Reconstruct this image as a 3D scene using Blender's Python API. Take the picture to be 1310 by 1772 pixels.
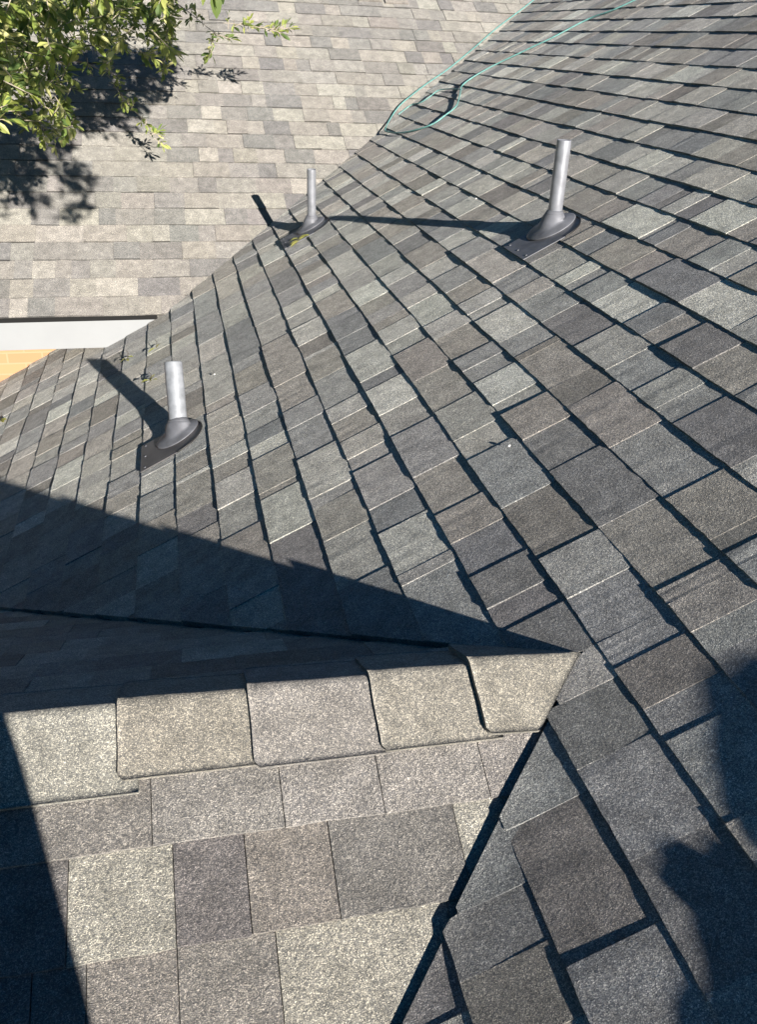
import bpy, math, random
import numpy as np
from mathutils import Vector, Matrix
random.seed(7); RNG=np.random.RandomState(11)
D=bpy.data; SC=bpy.context.scene
for o in list(D.objects): D.objects.remove(o)
COL=SC.collection
# ------------------------------------------------------------------ camera
F_PX,YAW,PITCH,ROLL=1498.62,0.23629,0.50007,-0.04306
CAM=np.array([-0.66415,-1.13745,0.9594])
T,TG,TF,YF,ZF,S0,A0=0.55018,0.51299,0.58764,3.71226,-0.42145,-0.25494,0.22673
EXP=0.143
cy,sy=math.cos(YAW),math.sin(YAW)
Fv=np.array([sy*math.cos(PITCH),cy*math.cos(PITCH),-math.sin(PITCH)])
R0=np.array([cy,-sy,0.]); D0=np.cross(Fv,R0)
cr,sr=math.cos(ROLL),math.sin(ROLL)
Rv=cr*R0+sr*D0; Dv=-sr*R0+cr*D0
cam=D.cameras.new('camera'); camo=D.objects.new('camera',cam); COL.objects.link(camo)
cam.sensor_fit='VERTICAL'; cam.sensor_height=24; cam.lens=F_PX/1772*24
cam.clip_start=0.02; cam.clip_end=500
M=Matrix.Identity(4)
for i in range(3):
    M[i][0]=Rv[i]; M[i][1]=-Dv[i]; M[i][2]=-Fv[i]; M[i][3]=CAM[i]
camo.matrix_world=M
SC.camera=camo
# ------------------------------------------------------------------ light
SUN=np.array([.262,-.919,.295]); SUN=SUN/np.linalg.norm(SUN)
sl=D.lights.new('sun','SUN'); sl.energy=5.0; sl.angle=math.radians(0.55); sl.color=(1.0,0.935,0.845)
so=D.objects.new('sun',sl); COL.objects.link(so)
so.rotation_mode='QUATERNION'; so.rotation_quaternion=Vector(SUN).to_track_quat('Z','Y')
w=D.worlds.new('World'); SC.world=w; w.use_nodes=True
nt=w.node_tree; nt.nodes.clear()
sky=nt.nodes.new('ShaderNodeTexSky'); sky.sky_type='NISHITA'; sky.sun_disc=False; sky.dust_density=.3; sky.ozone_density=4.0; sky.air_density=1.0
sky.sun_elevation=math.asin(SUN[2]); sky.sun_rotation=math.atan2(SUN[0],SUN[1])
bg=nt.nodes.new('ShaderNodeBackground'); bg.inputs[1].default_value=0.05
wo=nt.nodes.new('ShaderNodeOutputWorld')
hs=nt.nodes.new('ShaderNodeHueSaturation'); hs.inputs['Saturation'].default_value=2.2; hs.inputs['Value'].default_value=.66
nt.links.new(sky.outputs[0],hs.inputs['Color']); nt.links.new(hs.outputs[0],bg.inputs[0]); nt.links.new(bg.outputs[0],wo.inputs[0])
SC.view_settings.view_transform='Standard'; SC.view_settings.look='None'
SC.view_settings.exposure=1.1; SC.view_settings.gamma=1
SC.render.engine='CYCLES'
SC.render.resolution_x=758; SC.render.resolution_y=1024
# ------------------------------------------------------------------ helpers
def hit(u,v,n,d0):
    n=np.asarray(n,float); r=((u-655)/F_PX)*Rv+((v-886)/F_PX)*Dv+Fv
    return CAM+r*((d0-n@CAM)/(n@r))
def hit_main(u,v): return hit(u,v,(-T,0,1),0)
def hit_front(u,v): return hit(u,v,(0,-TG,1),0)
def hit_far(u,v): return hit(u,v,(0,-TF,1),ZF-TF*YF)
def tag(o,label=None,cat=None,group=None,kind=None):
    if label: o['label']=label
    if cat: o['category']=cat
    if group: o['group']=group
    if kind: o['kind']=kind
    return o
def empty(name,loc=(0,0,0)):
    o=D.objects.new(name,None); o.empty_display_size=.1; COL.objects.link(o); o.location=loc; return o
def link(name,me,parent=None,mats=()):
    o=D.objects.new(name,me); COL.objects.link(o)
    for m in mats: me.materials.append(m)
    if parent:
        o.parent=parent; o.matrix_parent_inverse=Matrix.Translation(-Vector(parent.location))
    return o
class MB:
    def __init__(s): s.v=[]; s.f=[]; s.c=[]
    def vert(s,p): s.v.append((float(p[0]),float(p[1]),float(p[2]))); return len(s.v)-1
    def face(s,idx,col=(1,1,1)): s.f.append(tuple(idx)); s.c.append(col)
    def box(s,a,b,col=(1,1,1)):
        x0,y0,z0=a; x1,y1,z1=b
        i=[s.vert(p) for p in ((x0,y0,z0),(x1,y0,z0),(x1,y1,z0),(x0,y1,z0),(x0,y0,z1),(x1,y0,z1),(x1,y1,z1),(x0,y1,z1))]
        for q in ((0,3,2,1),(4,5,6,7),(0,1,5,4),(1,2,6,5),(2,3,7,6),(3,0,4,7)): s.face([i[k] for k in q],col)
    def ring_loft(s,rings,cap0=True,cap1=True,col=(1,1,1)):
        ids=[[s.vert(p) for p in r] for r in rings]; n=len(rings[0])
        for a,b in zip(ids[:-1],ids[1:]):
            for k in range(n): s.face((a[k],a[(k+1)%n],b[(k+1)%n],b[k]),col)
        if cap0: s.face(ids[0][::-1],col)
        if cap1: s.face(ids[-1],col)
    def tube(s,pts,rad,n=8,col=(1,1,1)):
        pts=[np.asarray(p,float) for p in pts]; rings=[]; up=None
        for i,p in enumerate(pts):
            a=pts[max(0,i-1)]; b=pts[min(len(pts)-1,i+1)]; d=b-a; d/=np.linalg.norm(d)+1e-12
            if up is None: up=np.cross(d,(0.3,0.2,1.)) 
            up=up-d*(up@d); up/=np.linalg.norm(up)+1e-12; w_=np.cross(d,up)
            r=rad[i] if hasattr(rad,'__len__') else rad
            rings.append([p+r*(math.cos(q)*up+math.sin(q)*w_) for q in [2*math.pi*k/n for k in range(n)]])
        s.ring_loft(rings,col=col)
    def build(s,name,mats,parent=None,smooth=False):
        me=D.meshes.new(name); me.from_pydata(s.v,[],s.f)
        if mats and not isinstance(mats,(list,tuple)): mats=[mats]
        ca=me.color_attributes.new('tint','FLOAT_COLOR','CORNER')
        arr=np.ones((len(me.loops),4),np.float32); k=0
        for f,c in zip(s.f,s.c):
            arr[k:k+len(f),:3]=c; k+=len(f)
        ca.data.foreach_set('color',arr.ravel())
        if smooth: me.polygons.foreach_set('use_smooth',[True]*len(me.polygons))
        me.update()
        return link(name,me,parent,mats or ())
def smooth_path(pts,k=6):
    P=[np.asarray(p,float) for p in pts]; out=[]
    for i in range(len(P)-1):
        p0=P[max(0,i-1)];p1=P[i];p2=P[i+1];p3=P[min(len(P)-1,i+2)]
        for j in range(k):
            t=j/k; out.append(.5*((2*p1)+(-p0+p2)*t+(2*p0-5*p1+4*p2-p3)*t*t+(-p0+3*p1-3*p2+p3)*t**3))
    out.append(P[-1]); return out
# ------------------------------------------------------------------ materials
def mat(name):
    m=D.materials.new(name); m.use_nodes=True; n=m.node_tree.nodes; l=m.node_tree.links
    b=n['Principled BSDF']; return m,n,l,b
def shingle_material(name,gs=1.0,bump=0.5,gain=1.0,sheen=.06):
    m,n,l,b=mat(name)
    at=n.new('ShaderNodeAttribute'); at.attribute_name='tint'
    tc=n.new('ShaderNodeTexCoord')
    vo=n.new('ShaderNodeTexVoronoi'); vo.inputs['Scale'].default_value=760*gs; vo.inputs['Randomness'].default_value=1
    l.new(tc.outputs['Object'],vo.inputs['Vector'])
    sep=n.new('ShaderNodeSeparateColor'); l.new(vo.outputs['Color'],sep.inputs[0])
    cr_=n.new('ShaderNodeValToRGB'); e=cr_.color_ramp.elements
    e[0].position=0.0; e[0].color=(.46,.47,.50,1); e[1].position=1.0; e[1].color=(2.5,2.42,2.28,1)
    for p_,c_ in ((.25,(.55,.57,.60,1)),(.6,(.95,.94,.92,1)),(.86,(1.45,1.41,1.30,1))):
        k=e.new(p_); k.color=c_
    l.new(sep.outputs[0],cr_.inputs[0])
    # blotches of weathering inside a tab
    nz=n.new('ShaderNodeTexNoise'); nz.inputs['Scale'].default_value=21; nz.inputs['Detail'].default_value=4
    l.new(tc.outputs['Object'],nz.inputs['Vector'])
    mr=n.new('ShaderNodeMapRange'); mr.inputs[1].default_value=.3; mr.inputs[2].default_value=.7
    mr.inputs[3].default_value=.80*gain; mr.inputs[4].default_value=1.20*gain
    l.new(nz.outputs[0],mr.inputs[0])
    nz2=n.new('ShaderNodeTexNoise'); nz2.inputs['Scale'].default_value=150; nz2.inputs['Detail'].default_value=3
    l.new(tc.outputs['Object'],nz2.inputs['Vector'])
    mr2=n.new('ShaderNodeMapRange'); mr2.inputs[1].default_value=.3; mr2.inputs[2].default_value=.7
    mr2.inputs[3].default_value=.80; mr2.inputs[4].default_value=1.2
    l.new(nz2.outputs[0],mr2.inputs[0])
    mm=n.new('ShaderNodeMath'); mm.operation='MULTIPLY'; l.new(mr.outputs[0],mm.inputs[0]); l.new(mr2.outputs[0],mm.inputs[1])
    m1=n.new('ShaderNodeVectorMath'); m1.operation='MULTIPLY'
    l.new(at.outputs['Color'],m1.inputs[0]); l.new(cr_.outputs[0],m1.inputs[1])
    m2=n.new('ShaderNodeVectorMath'); m2.operation='SCALE'
    l.new(m1.outputs[0],m2.inputs[0]); l.new(mm.outputs[0],m2.inputs['Scale'])
    l.new(m2.outputs[0],b.inputs['Base Color'])
    b.inputs['Roughness'].default_value=.85; b.inputs['Specular IOR Level'].default_value=.35
    b.inputs['Diffuse Roughness'].default_value=1.0; b.inputs['Sheen Weight'].default_value=sheen; b.inputs['Sheen Roughness'].default_value=.6
    bp=n.new('ShaderNodeBump'); bp.inputs['Strength'].default_value=bump; bp.inputs['Distance'].default_value=.0020
    add=n.new('ShaderNodeMath'); add.operation='MULTIPLY_ADD'; add.inputs[1].default_value=2.2
    l.new(vo.outputs['Distance'],add.inputs[2]); l.new(nz2.outputs[0],add.inputs[0])
    l.new(add.outputs[0],bp.inputs['Height']); l.new(bp.outputs[0],b.inputs['Normal'])
    return m
def simple(name,col,rough=.6,metal=0,noise=0.15,scale=30,bump=0):
    m,n,l,b=mat(name)
    tc=n.new('ShaderNodeTexCoord'); nz=n.new('ShaderNodeTexNoise'); nz.inputs['Scale'].default_value=scale; nz.inputs['Detail'].default_value=5
    l.new(tc.outputs['Object'],nz.inputs['Vector'])
    r=n.new('ShaderNodeValToRGB'); r.color_ramp.elements[0].position=.3; r.color_ramp.elements[1].position=.7
    r.color_ramp.elements[0].color=tuple(c*(1-noise) for c in col)+(1,); r.color_ramp.elements[1].color=tuple(min(1,c*(1+noise)) for c in col)+(1,)
    l.new(nz.outputs[0],r.inputs[0]); l.new(r.outputs[0],b.inputs['Base Color'])
    b.inputs['Roughness'].default_value=rough; b.inputs['Metallic'].default_value=metal
    if bump:
        bp=n.new('ShaderNodeBump'); bp.inputs['Strength'].default_value=bump; bp.inputs['Distance'].default_value=.002
        l.new(nz.outputs[0],bp.inputs['Height']); l.new(bp.outputs[0],b.inputs['Normal'])
    return m
M_SH=shingle_material('asphalt_shingles',1.0,1.0)
M_FAR=shingle_material('asphalt_shingles_sunny',1.0,.4)
M_CAP=shingle_material('ridge_cap_granules',1.0,.5)
M_UNDER=simple('roof_underlay',(.03,.03,.03),.9)
# ------------------------------------------------------------------ shingle sheets
PAL={'LL':(.405,.405,.36),'L':(.34,.335,.30),'LB':(.32,.30,.262),'M':(.272,.266,.246),'B':(.25,.228,.197),
     'G':(.228,.232,.228),'D':(.165,.160,.160),'DB':(.18,.165,.145),'DG':(.165,.174,.180)}
RND=['LL','L','L','LB','LB','M','M','M','B','B','B','G','G','G','D','DG','DB']
def jc(c,a=.07):
    k=1+random.uniform(-a,a); return tuple(max(.01,x*k*(1+random.uniform(-.015,.015))) for x in c)
AVG=.27
PAL={k:tuple(((.38*(sum(v)/3)+.62*x)*.93+.07*AVG)*1.33*c for x,c in zip(v,(.995,1.0,1.015))) for k,v in PAL.items()}  # same shingles; extra brightness in the tint makes up for grazing sun
class Sheet:
    """One roof slope. P(s,v,h): s up the slope from the reference line, v along the courses, h out of the plane."""
    def __init__(self,P,k0,k1,sbut,vmin,vmax,clips,fixed=None,samples=None,base=.0075,dl=.0023,pal=None,bright=1.0,fine=None,wide=1.0,edge=.8,gap=0.0):
        self.edge=edge
        self.mb=MB(); mb=self.mb
        for k in range(k0,k1):
            sk=sbut(k); fx=sorted((fixed or {}).get(k,[]))
            sm=(samples or {}).get(k,[])
            # tab boundaries
            bs=[]; v=vmin-random.random()*.3; lvl=random.choice((0,1))
            allb=[]
            def rand_fill(a,b,lv):
                out=[];x=a
                while True:
                    wd=random.choice((.085,.11,.13,.15,.17,.19,.22))*random.uniform(.9,1.1)*wide
                    if b-x<wd*1.45: break
                    x+=wd; lv=1-lv if random.random()<.8 else lv
                    out.append((x,lv))
                return out
            if fx:
                # level after each fixed boundary (going towards +v)
                lv=[]
                for j,(vb,ty) in enumerate(fx):
                    nxt=fx[j+1][1] if j+1<len(fx) else None
                    if ty=='W': a=1 if nxt!='W' else .5
                    elif ty=='D': a=0 if nxt!='D' else .5
                    else: a=lv[-1][1] if lv else 0
                    lv.append((vb,a))
                first=0 if fx[0][1]=='W' else 1
                pre=[(vmin-random.random()*.2,1-first)]+rand_fill(vmin,fx[0][0]-.0,1-first)
                pre=[q for q in pre if q[0]<fx[0][0]-.09 or q is pre[0]]
                if len(pre)>1 : pre[-1]=(pre[-1][0],first)
                else: pre[0]=(pre[0][0],first)
                post=rand_fill(fx[-1][0]+.10,vmax,lv[-1][1]>.5 and 1 or 0)
                allb=pre+lv+post
            else:
                allb=[(v,lvl)]+rand_fill(v,vmax,lvl)
            allb.append((vmax+.3,0))
            lift=random.uniform(-.0006,.0012); ph=random.random()*9
            prev_n=None
            for (va,la),(vb,_) in zip(allb[:-1],allb[1:]):
                if vb>vmax: vb=vmax
                if vb-va<.012: continue
                va+=gap; vb-=gap
                sel=[c for (vs,c) in sm if va<=vs<=vb]
                P_=pal or PAL
                nm=sel[0] if sel else random.choice(RND)
                col=tuple(x*bright for x in jc(P_[nm]))
                if sel: col=tuple(x*bright for x in jc(P_[nm],.03))
                tab_lift=max(0,random.gauss(.0003,.0012)) if (fine and fine(sk,va)) else max(0,random.gauss(0,.0007))
                self.tab(P,sk,va,vb,la,col,base+lift+tab_lift,dl*random.uniform(.8,1.25),clips,ph,fine)
    def tab(self,P,sk,va,vb,lv,col,base,dl,clips,ph,fine):
        mb=self.mb; OV=.028; lifted=self.lifted
        for clip in clips:
            r=clip(sk,va,vb)
            if r is None: continue
            lo,hi,cut=r
            ns=12 if cut else 3
            nv=max(2,int((vb-va)/(.022 if fine and fine(sk,va) else .06)))
            srows=[0,.012]+[ (EXP+OV)*(i/ns) for i in range(1,ns+1)]
            if cut: srows=[0]+[(EXP+OV)*(i/ns) for i in range(1,ns+1)]
            jo=[random.gauss(0,.0006) for _ in range(nv+1)]; jh=[0 if cut else random.gauss(0,.00035) for _ in range(nv+1)]
            curl0=random.uniform(-.0004,.0012) if random.random()<.3 else 0
            rows=[]
            skew=random.uniform(-.0015,.0015)
            for i,ds in enumerate(srows):
                a=max(va,lo(sk+ds)); b=min(vb,hi(sk+ds))
                fr=ds/(EXP+OV); row=[]
                if b<=a+1e-5: rows.append(None); continue
                for j in range(nv+1):
                    t=j/nv; v=a+(b-a)*t
                    s=sk+ds+(jo[j]+skew*(t-.5)+.0012*math.sin(v*7+ph) if i==0 or (i==1 and not cut) else 0)
                    h=base*(1-fr)+lv*dl+jh[j]*(1-fr)+ (curl0*(2*abs(t-.5))**2*(1-fr)**4)+.0006*math.sin(v*11+ph*2)*(1-fr)+.0006
                    if cut and lifted and hi(s)<-.10 and v<0: h+=lifted*min(1,(-.10-hi(s))/.1)*math.exp(-max(0,hi(s)-v)/.035)
                    row.append((s,v,h))
                rows.append(row)
            ok=[r_ for r_ in rows if r_ is not None]
            if len(ok)<2: continue
            ids=[[mb.vert(P(*q)) for q in r_] for r_ in ok]
            for A,B in zip(ids[:-1],ids[1:]):
                for j in range(nv): mb.face((A[j],A[j+1],B[j+1],B[j]) if self.flip else (A[j],B[j],B[j+1],A[j+1]),col)
            # walls
            drop=.030 if cut else .013; ek=random.uniform(.5,1.7) if self.edge<.7 else 1
            def wall(seq):
                lowi=[mb.vert(P(q[0],q[1],q[2]-drop)) for q in seq]; topi=[mb.vert(P(*q)) for q in seq]
                for j in range(len(seq)-1): mb.face((topi[j],topi[j+1],lowi[j+1],lowi[j]),tuple(x*self.edge*ek for x in col))
            wall(ok[0]); wall([r_[0] for r_ in ok]); wall([r_[-1] for r_ in ok])
    flip=False; lifted=0
CT=1/math.sqrt(1+T*T); CG=1/math.sqrt(1+TG*TG); CF=1/math.sqrt(1+TF*TF)
nM=np.array([-T,0,1])*CT; nG=np.array([0,-TG,1])*CG; nB=np.array([0,TG,1])*CG; nFr=np.array([0,-TF,1])*CF
OFFM,OFFG=-.0065,-.0215
def P_main(s,v,h): X=s*CT; return (X+nM[0]*(h+OFFM),v,T*X+nM[2]*(h+OFFM))
def P_front(s,v,h): y=s*CG; return (v,y+nG[1]*(h+OFFG),TG*y+nG[2]*(h+OFFG))      # s negative below the ridge
def P_back(s,v,h): y=-s*CG; return (v,y+nB[1]*(h+OFFG),-TG*y+nB[2]*(h+OFFG))
def P_far(s,v,h): y=YF+s*CF; return (v,y+nFr[1]*(h-.005),ZF+TF*(y-YF)+nFr[2]*(h-.005))
house=empty('house',(0,4.6,-4.4))
tag(house,'house with grey architectural shingle roofs, white eave and orange brick wall','house')
# measured tab joints of the near field: zone, x, y, type ; W = lit step up, D = dark step down (going away)
Z={'Z1':(560,700,4.3667),'Z2':(830,700,4.3667),'Z3':(1060,700,5.24),'Z4':(760,940,4.3667),'Z5':(1010,940,4.3667),'Z6':(850,1220,4.3667),
'Z7':(750,1480,4.3667),'Z8':(1010,1420,4.3667),'Y1':(560,420,4.3667),'Y2':(810,420,4.3667),'Y3':(1050,440,5.038),'Y4':(330,640,4.852),'Y5':(330,420,4.852),'Y7':(1000,180,4.226)}
J="""Z1 W 210 65;D 290 205;W 345 330;D 400 425;W 530 700;D 620 875;D 775 1190;W 840 1245;D 50 290;W 110 610;D 120 690;W 190 940;D 410 1255;W 540 25;D 680 165;W 860 460;D 1040 740;W 1150 960;D 1200 1270;D 900 25;W 1160 185;D 1210 365
Z2 W 365 680;D 640 1075;W 510 175;D 750 390;W 1120 810;W 1160 230;W 1060 1260
Z3 D 760 60;D 790 690;W 1240 490;W 1130 1100;D 1200 1270;D 850 1460
Z4 W 580 390;D 680 570;N 1100 800;W 1150 330;W 1130 1110
Z5 D 450 840;W 1020 570;W 1150 760;W 700 1130;D 1240 1180
Z6 W 390 810;D 900 370;W 1160 1140
Z7 W 440 330;D 600 770;D 150 1220;D 1160 780
Z8 W 1220 1180
Y1 D 305 325;W 230 225;W 130 90;W 390 415;D 440 495;W 490 560;D 530 610;W 600 700;D 660 785;W 820 980;D 1000 1200;D 160 580;W 130 530;W 220 680;D 300 785;W 420 985;D 470 1050;W 570 1210;W 80 965;D 150 1180;W 250 1270;D 50 790;W 450 115;D 540 205;W 590 270;D 680 365;W 740 435;D 880 570;W 980 660;D 1120 825;W 1180 910;D 1240 1010;W 840 140;D 930 225;W 1060 305;D 1150 400;W 1200 485;D 1250 540
Y2 W 320 230;D 440 315;W 540 375;D 620 440;W 720 510;D 980 690;W 1190 880;W 390 675;D 510 785;W 560 805;W 780 1015;D 940 1140;W 350 1140;D 430 1210;W 600 90;D 800 200;W 870 250;D 950 285;W 1100 370;D 1240 580
Y3 W 220 70;D 440 125;W 840 310;D 1210 590;W 520 590;D 690 690;W 1010 860;D 1230 1180;D 480 1060;W 690 1200;D 860 1330;W 1040 60;D 1200 140
Y4 W 270 230;D 270 310;W 300 425;D 330 645;W 360 740;D 370 870;W 420 1070;D 480 1320;D 540 155;W 600 310;D 640 455;W 670 565;D 690 680;W 770 945;D 780 1000;W 880 1345;W 850 70;D 930 280;W 980 420;D 1070 665;W 1180 1000;D 1200 1090;W 1170 30;D 1230 290;W 80 670;D 90 825;W 100 850;W 110 1130;D 180 1290
Y5 D 300 60;W 290 290;D 350 430;W 360 530;D 400 670;W 520 940;D 520 1020;W 570 440;W 660 640;D 700 820;W 110 420;D 150 600;W 180 800;D 210 960;W 720 140;D 780 230;W 830 380;D 880 490;W 920 580;D 960 680;W 1040 800;D 1080 900
Y7 W 170 740;D 300 800;W 580 910;D 660 900;W 700 960;D 980 1050;W 1110 1110;W 100 450;D 230 540;W 390 600;D 560 640;W 700 660;D 740 700;W 830 740;D 960 770;W 1200 890"""
SMP="""Z1 60 430 L;320 250 LB;350 380 M;260 130 B;470 570 M;570 790 DG;700 990 L;170 780 B;230 1080 M;650 120 M;760 340 G;920 590 B;1080 850 B;1180 1100 DG;1050 130 M;1180 260 LB;1230 470 G;800 1180 M;870 1270 G
Z2 440 100 B;640 290 D;280 480 L;560 820 DB;950 600 D;1100 120 B;1230 350 G;1150 1000 B;760 1180 M;200 1240 D
Z3 600 60 G;1000 250 D;500 500 G;1000 850 B;1150 1170 DB;1240 1400 G;850 1530 B
Z4 500 330 D;650 480 D;800 650 D;1150 200 M;1180 500 G;1150 930 L;1180 1220 D;100 300 M
Z5 300 500 G;850 350 DB;1080 620 G;600 950 DB;700 1220 G
Z6 430 500 G;500 950 DB;1000 700 G;700 200 D;100 1150 DG
Z7 400 200 G;450 500 D;650 1000 DB;100 800 D;1200 1000 G;1000 300 DB
Z8 500 100 G;700 500 D;400 1200 G
Y1 200 180 L;280 270 M;360 370 LL;400 450 B;500 500 M;540 560 B;580 650 L;640 740 M;740 880 B;900 1060 B;360 870 L;430 1050 DG;520 1120 LL;250 620 DG;260 720 DG;50 870 B;120 1050 G;200 1210 L;480 150 M;600 210 L;640 300 G;740 390 L;820 500 L;940 600 L;1050 760 B;1150 850 G;1210 950 G;820 60 B;880 180 L;1000 240 G;1130 330 B;1180 430 L;1230 510 M
Y2 270 180 LB;380 280 G;480 340 LB;600 400 G;680 460 G;800 580 D;1030 760 M;1220 1000 G;330 580 LL;450 720 G;650 880 B;870 1070 DB;1050 1180 M;300 1040 LL;380 1150 M;560 1230 B;720 150 M;850 210 LL;900 250 G;1030 310 G;1200 430 LL
Y3 430 80 B;640 200 DG;1050 430 LL;420 530 DG;620 620 B;860 760 D;1150 950 B;250 950 D;580 1130 M;800 1230 G;150 430 LL
Y4 300 350 LB;300 550 LB;350 700 L;360 810 B;370 960 L;420 1200 M;560 80 B;580 240 G;620 370 M;650 510 DG;680 620 LL;740 800 B;780 970 B;840 1150 L;900 1440 DG;950 370 G;1030 510 G;1120 880 LL;1180 1060 M;1220 1230 B
Y5 300 200 B;320 350 LB;350 480 M;380 580 M;450 800 DG;530 970 G;500 1100 B;600 500 M;650 580 L;690 700 M;700 780 LL;760 900 B;800 1020 G;740 190 B;780 270 D;830 350 DG;870 430 G;900 510 L;940 620 M;1020 720 L;1070 840 DB;1130 950 B
Y7 450 830 LL;650 940 DG;800 1000 B;200 1020 DG;1050 820 LL;280 560 M;430 640 G;600 700 G;520 440 LL"""
def course_of(P): return (P[0]/CT-S0)/EXP
FIX={}; SM={}
for ln in J.split('\n'):
    z,rest=ln.split(' ',1); ox,oy,sc=Z[z]
    for e in rest.split(';'):
        ty,x,y=e.split(); P=hit_main(ox+float(x)/sc,oy+float(y)/sc); k=math.floor(course_of(P)); FIX.setdefault(k,[]).append((P[1],ty))
for ln in SMP.split('\n'):
    z,rest=ln.split(' ',1); ox,oy,sc=Z[z]
    for e in rest.split(';'):
        x,y,c=e.split(); P=hit_main(ox+float(x)/sc,oy+float(y)/sc); k=math.floor(course_of(P)); SM.setdefault(k,[]).append((P[1],c))
for k in FIX:
    L=sorted(FIX[k]); out=[]
    for a in L:
        if out and a[0]-out[-1][0]<.028 and a[1]==out[-1][1]: continue
        out.append(a)
    FIX[k]=out
BIG=1e9
XFE=ZF/T            # where the far eave meets the main slope
def far_line(s):
    X=s*CT
    return 4.33 if X<XFE else YF+(T*X-ZF)/TF+.02
R=T/TG
def cl_front(sk,va,vb):
    if va>=0 and sk+.2<.0: return None
    if va>=0: return None
    if sk>0: 
        return (lambda s:-BIG, lambda s:0., False) if vb>0 else (lambda s:-BIG,lambda s:BIG,False)
    cut=vb>min(0,sk*CT)*R-.02
    return (lambda s:-BIG, lambda s:min(0.,s*CT*R+.006), cut)
def cl_back(sk,va,vb):
    if vb<=0: return None
    cut=(sk<=0 and va<-sk*CT*R+.02) or vb>far_line(sk)-.02
    return (lambda s:max(0.,-s*CT*R-.004), far_line, cut)
def s_main(k): return S0+EXP*k
near=lambda s,v: s<1.6 and v<2.2
Sheet.lifted=.006
sh=Sheet(P_main,-27,31,s_main,-3.6,9.0,[cl_front,cl_back],FIX,SM,base=.0052,dl=.0020,fine=near)
main=sh.mb.build('main_roof_slope',M_SH,house)
Sheet.lifted=0
# pitched sheets of the small gable
FRB=A0
def s_front(k): return -(A0+EXP*(-k))
FFX={}
for k,L in {0:((-.764,'D'),(-.564,'D'),(-.405,'N'),(-.228,'N')),-1:((-.885,'N'),(-.735,'D'),(-.628,'D'),(-.498,'W'),(-.294,'D')),-2:((-.93,'N'),(-.858,'N'),(-.735,'N'),(-.595,'N'))}.items(): FFX[k]=list(L)
FSM={0:[(-.85,'B'),(-.66,'M'),(-.5,'LB'),(-.3,'LB'),(-.15,'LB')],-1:[(-.95,'D'),(-.8,'L'),(-.68,'D'),(-.56,'B'),(-.4,'G'),(-.25,'L')],
     -2:[(-.95,'D'),(-.88,'D'),(-.8,'B'),(-.65,'B'),(-.4,'L')]}
FPAL={'LL':(.34,.33,.285),'L':(.295,.285,.235),'LB':(.25,.24,.215),'M':(.225,.22,.20),'B':(.205,.19,.165),'G':(.175,.17,.16),'D':(.145,.138,.132),'DB':(.15,.138,.12),'DG':(.145,.145,.14)}
FPAL={k:tuple((.45*(sum(v)/3)+.55*x)*1.06*c for x,c in zip(v,(1.01,.99,1.0))) for k,v in FPAL.items()}
f=lambda sk,va,vb:(lambda s:-BIG,lambda s:(-abs(s)*CG/R+.05) if s<.002 else -BIG,True) if (vb>sk*CG-.03 or sk>-.18) else (lambda s:-BIG,lambda s:BIG,False)
sf=Sheet(P_front,-24,2,s_front,-3.4,.3,[f],FFX,FSM,base=.0075,dl=.0016,pal=FPAL,fine=lambda s,v:True,edge=1.0,gap=.0008)
sf.mb.build('gable_roof_slope',M_SH,house)['label']='sunlit near slope of the small gable'
sb=Sheet(P_back,-24,2,s_front,-3.4,.3,[f],base=.006,dl=.0014,fine=lambda s,v:True)
sb.mb.build('gable_roof_slope',M_SH,house)['label']='shaded back slope of the small gable'
# far slope, facing the viewer
FARP={'LL':(.36,.335,.28),'L':(.33,.305,.255),'LB':(.31,.28,.235),'M':(.285,.265,.235),'B':(.27,.245,.21),'G':(.240,.222,.205),'D':(.185,.175,.17),'DB':(.20,.185,.17),'DG':(.205,.20,.185)}
YR=6.50
FARP={k:tuple((.30*(sum(v)/3)+.70*x)*.62*c+.028 for x,c in zip(v,(.985,1.0,1.03))) for k,v in FARP.items()}  # same shingles; tint darkened on this slope to tone down the full sun
ff=lambda sk,va,vb:(lambda s:-BIG,lambda s:(ZF+TF*s*CF)/T+.12,vb>(ZF+TF*sk*CF)/T)
sr_=Sheet(P_far,0,30,lambda k:EXP*k,-6.0,4.2,[ff],base=.0070,dl=.0038,pal=FARP,wide=1.1,edge=.55)
sr_.mb.build('far_roof_slope',M_FAR,house)
# backing sheets, back slopes, walls
XE=-3.35; XR=3.55; ZE=T*XE
mb=MB()
def quad(*P,col=(1,1,1)): mb.face([mb.vert(p) for p in P],col)
def mp(x,y,d=-.022): return (x-nM[0]*0,y,T*x+d)
quad(mp(XE,-3.6),mp(0,-3.6),mp(0,0),mp(XE,-3.2)); quad(mp(0,-3.6),mp(XR,-3.6),mp(XR,9),mp(0,9)); quad(mp(0,0),mp(0,9),mp(XE,9),mp(XE,3.3))
quad(*[(x,y,TG*y-.036) for x,y in ((XE,-3.3),(-3.2,-3.3),(0,0),(XE,0))]); quad(*[(x,y,-TG*y-.036) for x,y in ((XE,0),(0,0),(-3.2,3.3),(XE,3.3))])
quad(*[(x,y,ZF+TF*(y-YF)-.022) for x,y in ((-6,YF+.02),(-.7,YF+.02),(4.2,YF+4.0),(-6,YF+4.0))])
mb.build('roof_deck',M_UNDER,house)
M_BACK=shingle_material('asphalt_shingles_hidden',1,.3)
mb=MB(); c0=(.18,.175,.165)
quad((XR,-3.6,T*XR),(XR+6,-3.6,T*XR-3.3),(XR+6,9,T*XR-3.3),(XR,9,T*XR),col=c0)
quad((-6,YF+4.0,ZF+TF*4.0),(4.2,YF+4.0,ZF+TF*4.0),(4.2,YF+8,ZF),(-6,YF+8,ZF),col=c0)
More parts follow.
